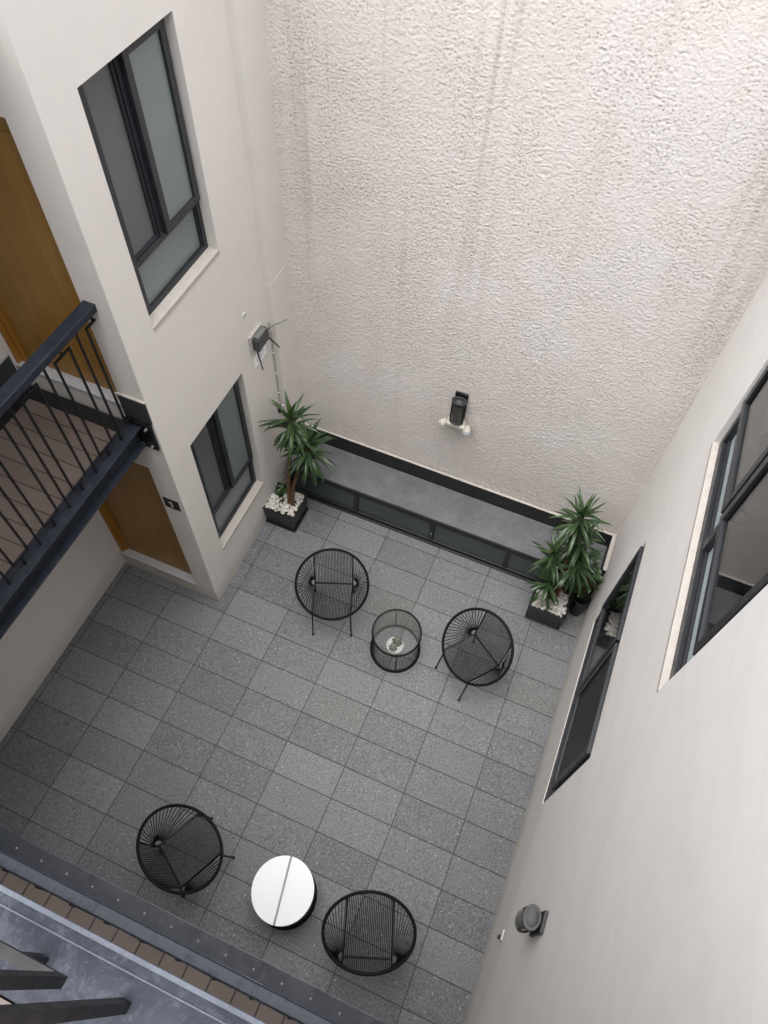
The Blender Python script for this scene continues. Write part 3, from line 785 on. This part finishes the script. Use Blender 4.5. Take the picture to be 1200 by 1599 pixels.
# ------------------------------------------------------------------ chairs
def make_chair(label):
    T = thing('cord_chair', label, 'chair', (0, 0, 0), 'round black cord chairs in the courtyard')
    c = Vector((0, .17, .63)); ax = Vector((.357, 0, 0)); ay = Vector((0, .283, -.200))
    def rim(t): return c + ax * math.cos(t) + ay * math.sin(t)
    N = 72
    obj('rim', MB().tube([rim(2 * math.pi * k / N) for k in range(N)], .0135, 10, closed=True), 'cord', T, local=True)
    zb, hw = .30, .195
    fr = MB().tube([(-hw, 0, zb), (hw, 0, zb)], .0095, 8)
    tf = math.acos(.185 / .357)
    for s in (-1, 1):
        pf = rim(tf if s > 0 else math.pi - tf); pb = rim(-tf if s > 0 else math.pi + tf)
        b0 = Vector((s * hw, 0, zb))
        fr.tube([b0, b0.lerp(pf, .5) - Vector((0, 0, .018)), pf - Vector((0, 0, .004))], .007, 7)
        fr.tube([b0, b0.lerp(pb, .5) + Vector((0, -.012, 0)), pb], .006, 7)
        arc = [Vector((s * (hw + .006 + .036 * math.sin(a)), .036 * math.cos(a), zb + .02)) for a in np.linspace(0, math.pi, 9)]
        fr.tube(arc, .0075, 7)
    obj('seat_frame', fr, 'iron', T, local=True)
    cd = MB(); r = .0042
    n = 25
    for i in range(n + 1):
        x = -.185 + .37 * i / n
        t = math.acos(max(-1, min(1, x / .357)))
        b = Vector((x * 1.02, 0, zb + .008))
        for tt in (t, -t):
            p = rim(tt); mid = b.lerp(p, .5) + Vector((0, 0, -.012) if tt > 0 else (0, -.010, 0))
            cd.tube([b, mid, p], r, 4, caps=False)
    m = 19
    for s in (-1, 1):
        for i in range(m):
            f = (i + .5) / m; t = tf * (1 - 2 * f) * 1.02
            p = rim(t if s > 0 else math.pi - t); a = math.pi * f
            q = Vector((s * (hw + .006 + .036 * math.sin(a)), .036 * math.cos(a), zb + .022))
            cd.tube([q, q.lerp(p, .5) + Vector((s * .004, 0, -.010)), p], r, 4, caps=False)
    obj('seat_cords', cd, 'cord', T, local=True)
    for s in (-1, 1):
        for top, bot in (((s * .19, .385, .392), (s * .196, .445, .012)), ((s * hw, -.005, zb), (s * .207, -.045, .012))):
            lg = obj('leg', MB().tube([top, bot], [.0085, .0075], 8), 'iron', T, local=True)
            obj('foot_cap', MB().lathe([(1e-4, 0), (.012, 0), (.013, .012), (.010, .026), (1e-4, .027)], (bot[0], bot[1], 0), 10), 'foot', lg, local=True)
    return T
CH = [((.375, 1.245), R(21.5 + 180), 'black cord chair nearest the left potted plant, facing the viewer'),
      ((2.061, 1.190), R(-33.8 + 180), 'black cord chair right of the drum table with the cactus, near the right plant'),
      ((.222, -1.660), R(-31.3), 'black cord chair left of the white topped table'),
      ((2.007, -1.622), R(20.1), 'black cord chair right of the white topped table')]
c0 = make_chair(CH[0][2])
for k, (p, rz, lb) in enumerate(CH):
    o = c0 if k == 0 else copy_tree(c0)
    o.location = (p[0], p[1], 0); o.rotation_euler = (0, 0, rz); o['label'] = lb

# ------------------------------------------------------------------ drum tables
def make_table(label):
    T = thing('drum_table', label, 'table', (0, 0, 0), 'drum shaped cord tables')
    r0, r1, H = .246, .238, .43
    c = lambda r, z: [(r * math.cos(2 * math.pi * k / 64), r * math.sin(2 * math.pi * k / 64), z) for k in range(64)]
    obj('top_ring', MB().tube(c(r1, H), .011, 8, closed=True), 'cord', T, local=True)
    obj('bottom_ring', MB().tube(c(r0, .016), .014, 8, closed=True), 'cord', T, local=True)
    cd = MB()
    for k in range(104):
        a = 2 * math.pi * k / 104
        cd.tube([(r1 * math.cos(a), r1 * math.sin(a), H), (r0 * math.cos(a), r0 * math.sin(a), .016)], .0027, 4, caps=False)
    obj('side_cords', cd, 'cord', T, local=True)
    for k in range(4):
        a = R(22 + 90 * k)
        obj('post', MB().tube([((r1 - .006) * math.cos(a), (r1 - .006) * math.sin(a), H), ((r0 - .006) * math.cos(a), (r0 - .006) * math.sin(a), .016)], .006, 8), 'iron', T, local=True)
    return T
t0 = make_table('drum table with clear glass top holding a small cactus pot inside')
t1 = copy_tree(t0)
obj('table_top', MB().disc((0, 0, .437), .236, .008, 56), 'tableglass', t0, local=True)
t0.location = (1.192, .955, 0)
t1['label'] = 'drum table with opaque white top split by a dark strip'
a1 = R(90)
def half(sgn):
    n = 40; rr = .254; vs = []
    t_ = math.asin(.0085 / rr)
    for k in range(n + 1):
        t = t_ + (math.pi - 2 * t_) * k / n
        vs.append((rr * math.cos(t), sgn * rr * math.sin(t)))
    m = len(vs); mb = MB()
    mb.add([(x, y, .432) for x, y in vs] + [(x, y, .446) for x, y in vs], [tuple(range(m)), tuple(range(m, 2 * m))] + [(i, (i + 1) % m, m + (i + 1) % m, m + i) for i in range(m)])
    return mb
for s in (-1, 1): obj('table_top', half(s), 'white_top', t1, local=True, bevel=.002)
obj('joint_strip', MB().box(-.252, .252, -.0082, .0082, .430, .4445), 'strip', t1, local=True)
t1.location = (1.186, -1.462, 0); t1.rotation_euler = (0, 0, R(101))

CP = thing('cactus_pot', 'small white gravel bowl with two dark cacti inside the glass topped drum table', 'potted cactus', (1.185, .962, 0))
obj('pot', MB().lathe([(1e-4, 0), (.07, 0), (.088, .05), (.090, .075), (.084, .075), (.082, .065)], (1.185, .962, 0), 32), 'white', CP)
gv = MB()
for k in range(150):
    a, r_ = random.uniform(0, 6.283), .080 * math.sqrt(random.random())
    q = random.uniform(.006, .010)
    gv.lathe([(1e-4, -q), (q * .8, -q * .55), (q, 0), (q * .8, q * .55), (1e-4, q)], (1.185 + r_ * math.cos(a), .962 + r_ * math.sin(a), .066 + random.uniform(0, .006)), 6)
gv.disc((1.185, .962, .05), .081, .014, 24)
tag(obj('gravel', gv, 'white_gravel', CP), kind='stuff')
for dx, dy, hh, rr in ((.010, .028, .125, .047), (-.006, -.042, .085, .040)):
    cx_, cy_ = 1.185 + dx, .962 + dy; n = 48; prof = []
    for i in range(11):
        f = i / 10; prof.append((rr * math.sin(math.pi * (.18 + .82 * f)) ** .6 if f < .99 else .001, .066 + hh * f))
    vs, fs = [], []
    for r_, z in prof:
        for k in range(n):
            t = 2 * math.pi * k / n; q = r_ * (1 + .13 * math.cos(8 * t)); vs.append((cx_ + q * math.cos(t), cy_ + q * math.sin(t), z))
    for i in range(10):
        for k in range(n): fs.append((i * n + k, i * n + (k + 1) % n, (i + 1) * n + (k + 1) % n, (i + 1) * n + k))
    cc = obj('cactus', MB().add(vs, fs, True), 'cactus', CP)
    rb = MB()
    for k in range(8):
        t = 2 * math.pi * k / 8
        rb.tube([(cx_ + (r_ * 1.13 + .001) * math.cos(t), cy_ + (r_ * 1.13 + .001) * math.sin(t), z + .001) for r_, z in prof], .0028, 5)
    obj('ribs', rb, 'rib', cc)

# ------------------------------------------------------------------ plants
def leaf(mb, base, az_, elev, L, W, droop, n=7):
    """one strap leaf: rises at elev and bends down along its length, with a V section"""
    d = Vector((math.cos(az_), math.sin(az_), 0)); side = Vector((-d.y, d.x, 0)); p = Vector(base); e = elev
    tw = random.uniform(-.35, .35)
    vs, fs = [], []
    for i in range(n + 1):
        f = i / n
        wd = W * (min(1.0, .45 + 2.2 * f) if f < .35 else max(0.0, 1 - ((f - .35) / .65) ** 2.0)) + .0008
        t = d * math.cos(e) + Vector((0, 0, 1)) * math.sin(e); nn = t.cross(side)
        if nn.z < 0: nn = -nn
        s2 = side * math.cos(tw * f) + nn * math.sin(tw * f)
        vs += [p - s2 * wd * .5 + nn * wd * .16, p, p + s2 * wd * .5 + nn * wd * .16]
        p = p + t * (L / n); e -= droop / n * (1.0 + .7 * f)
    for i in range(n):
        o = i * 3; fs += [(o, o + 1, o + 4, o + 3), (o + 1, o + 2, o + 5, o + 4)]
    mb.add(vs, fs, True)
def rosette(c, n, L, W, axis_len=.20, low=-35, seed=1, lean=(0, 0)):
    random.seed(seed); mb = MB(); a = random.uniform(0, 6.28)
    for i in range(n):
        f = i / (n - 1); a += 2.39996 + random.uniform(-.25, .25)
        el = R(82 - (82 - low) * f ** .8 + random.uniform(-9, 9))
        h = Vector((c[0] + lean[0] * (1 - f), c[1] + lean[1] * (1 - f), c[2] - axis_len * f))
        leaf(mb, h, a, el, L * random.uniform(.72, 1.08) * (.72 + .28 * min(1, f * 3)), W * random.uniform(.85, 1.15), R(random.uniform(35, 75)) * (.5 + .6 * f))
    return mb
def pebbles(cx_, cy_, hx, hy, z, n, seed):
    random.seed(seed); mb = MB()
    for k in range(n):
        x, y = cx_ + random.uniform(-hx, hx), cy_ + random.uniform(-hy, hy)
        q = random.uniform(.014, .025); q2 = q * random.uniform(.65, .95); hz = q * random.uniform(.5, .75); ro = random.uniform(0, 3.14)
        vs, fs = [], []; m = 8
        for fz, fr_ in ((-1, .02), (-.6, .8), (0, 1), (.55, .82), (.9, .4), (1, .02)):
            for j in range(m):
                t = 2 * math.pi * j / m; u, v_ = q * fr_ * math.cos(t), q2 * fr_ * math.sin(t)
                vs.append((x + u * math.cos(ro) - v_ * math.sin(ro), y + u * math.sin(ro) + v_ * math.cos(ro), z + hz * fz + (k % 3) * .005))
        for i in range(5):
            for j in range(m): fs.append((i * m + j, i * m + (j + 1) % m, (i + 1) * m + (j + 1) % m, (i + 1) * m + j))
        mb.add(vs, fs, True)
    return mb
def planter(P, cx_, cy_, a, b, seed):
    H = .325; t = .016
    po = MB(); A0, A1 = a * .84, a
    def sq(h_, z): return [(cx_ - h_ , cy_ - h_ * b / a, z), (cx_ + h_, cy_ - h_ * b / a, z), (cx_ + h_, cy_ + h_ * b / a, z), (cx_ - h_, cy_ + h_ * b / a, z)]
    lv = [sq(A0 - .01, .022), sq(A0, .028), sq(A1 - .010, H - .028), sq(A1 - .010, H - .026), sq(A1, H - .024), sq(A1, H), sq(A1 - t, H), sq(A1 - t - .004, H - .04)]
    vs = [p for l in lv for p in l]; fs = [(3, 2, 1, 0)]
    for i in range(len(lv) - 1):
        for k in range(4): fs.append((i * 4 + k, i * 4 + (k + 1) % 4, (i + 1) * 4 + (k + 1) % 4, (i + 1) * 4 + k))
    fs.append(tuple((len(lv) - 1) * 4 + k for k in range(4)))
    pt = obj('pot', MB().add(vs, fs), 'pot', P, bevel=.003)
    obj('saucer', MB().box(cx_ - A0 - .02, cx_ + A0 + .02, cy_ - (A0 + .02) * b / a, cy_ + (A0 + .02) * b / a, .004, .0215), 'pot', pt, bevel=.003)
    obj('soil', MB().box(cx_ - A1 + t + .005, cx_ + A1 - t - .005, cy_ - (A1 - t - .005) * b / a, cy_ + (A1 - t - .005) * b / a, H - .05, H - .030), 'soil', P)
    tag(obj('pebbles', pebbles(cx_, cy_, a - t - .018, b - t - .018, H - .020, 250, seed), 'pebble', P), kind='stuff')

PLt = thing('potted_plant', 'strap leaved plant with two leafy heads in a square black planter at the left wall', 'potted plant', (-.540, 1.930, 0), 'square planters with white pebbles')
planter(PLt, -.540, 1.930, .200, .185, 21)
for pts, rr in (([(-.475, 1.925, .29), (-.470, 1.94, .7), (-.44, 2.00, 1.20), (-.425, 2.07, 1.62)], [.026, .023, .020, .012]),
                ([(-.445, 1.915, .29), (-.42, 1.94, .65), (-.33, 1.99, 1.04), (-.250, 2.04, 1.36)], [.023, .020, .017, .011])):
    obj('stem', MB().tube(pts, rr, 10), 'stem', PLt)
for c, n, L, W, al, sd in (((-.425, 2.07, 1.71), 58, .345, .034, .34, 5), ((-.245, 2.04, 1.44), 70, .35, .035, .40, 8)):
    obj('leaf_head', rosette(c, n, L, W, al, -66, sd), 'leaf', PLt)
sp = MB(); random.seed(4)
for k in range(14):
    leaf(sp, (-.615 + random.uniform(-.03, .03), 2.0 + random.uniform(-.05, .05), .33), random.uniform(0, 6.28), R(random.uniform(20, 60)), .085, .055, .8, 4)
obj('ground_leaves', sp, 'leaf2', PLt)

PRt = thing('potted_plant', 'strap leaved plant with four leafy heads in a square black planter at the right wall', 'potted plant', (2.505, 1.965, 0), 'square planters with white pebbles')
planter(PRt, 2.505, 1.965, .198, .165, 33)
heads = [((2.430, 2.06, 1.86), 62, .310, .030, .36, 11), ((2.345, 2.02, 1.14), 40, .29, .033, .26, 12), ((2.575, 2.02, 1.20), 48, .32, .034, .34, 13), ((2.400, 1.90, .80), 32, .27, .033, .22, 14), ((2.52, 2.08, 1.50), 36, .29, .033, .36, 15)]
for (c, n, L, W, al, sd), b in zip(heads, ((2.49, 1.98), (2.45, 1.97), (2.53, 1.96), (2.46, 1.94), (2.52, 2.0))):
    m1 = Vector((b[0], b[1], .30)); m2 = Vector((c[0], c[1], c[2] - .07))
    k_ = m1.lerp(m2, .5) + Vector(((b[0] - c[0]) * .18, (b[1] - c[1]) * .18, .05))
    obj('stem', MB().tube([m1, k_, m2], [.017, .015, .010], 8), 'stem', PRt)
    obj('leaf_head', rosette(c, n, L, W, al, -50, sd), 'leaf', PRt)

PC = thing('potted_plant', 'broad leaved green plant in a round black pot in the corner behind the right planter', 'potted plant', (2.785, 2.07, 0))
obj('pot', MB().lathe([(1e-4, .0), (.070, 0), (.086, .30), (.090, .32), (.080, .32), (.076, .29), (1e-4, .29)], (2.795, 2.115, 0), 32), 'pot', PC)
bl = MB(); random.seed(9); stc = MB()
for k in range(34):
    a = random.uniform(0, 6.28); el = R(random.uniform(15, 80)); h = random.uniform(.15, .55)
    b = Vector((2.795, 2.115, .30)); tp = b + Vector((.13 * math.cos(a) * random.random() - .02, .16 * math.sin(a) * random.random() + .05, h))
    stc.tube([b, b.lerp(tp, .5) + Vector((0, 0, .03)), tp], .003, 5, caps=False)
    leaf(bl, tp, a if tp.x < 2.80 else random.uniform(2.2, 4.0), el * .6, random.uniform(.07, .13), random.uniform(.05, .08), .9, 5)
obj('stems', stc, 'stem', PC); obj('leaves', bl, 'leaf2', PC)

bpy.context.view_layer.update()
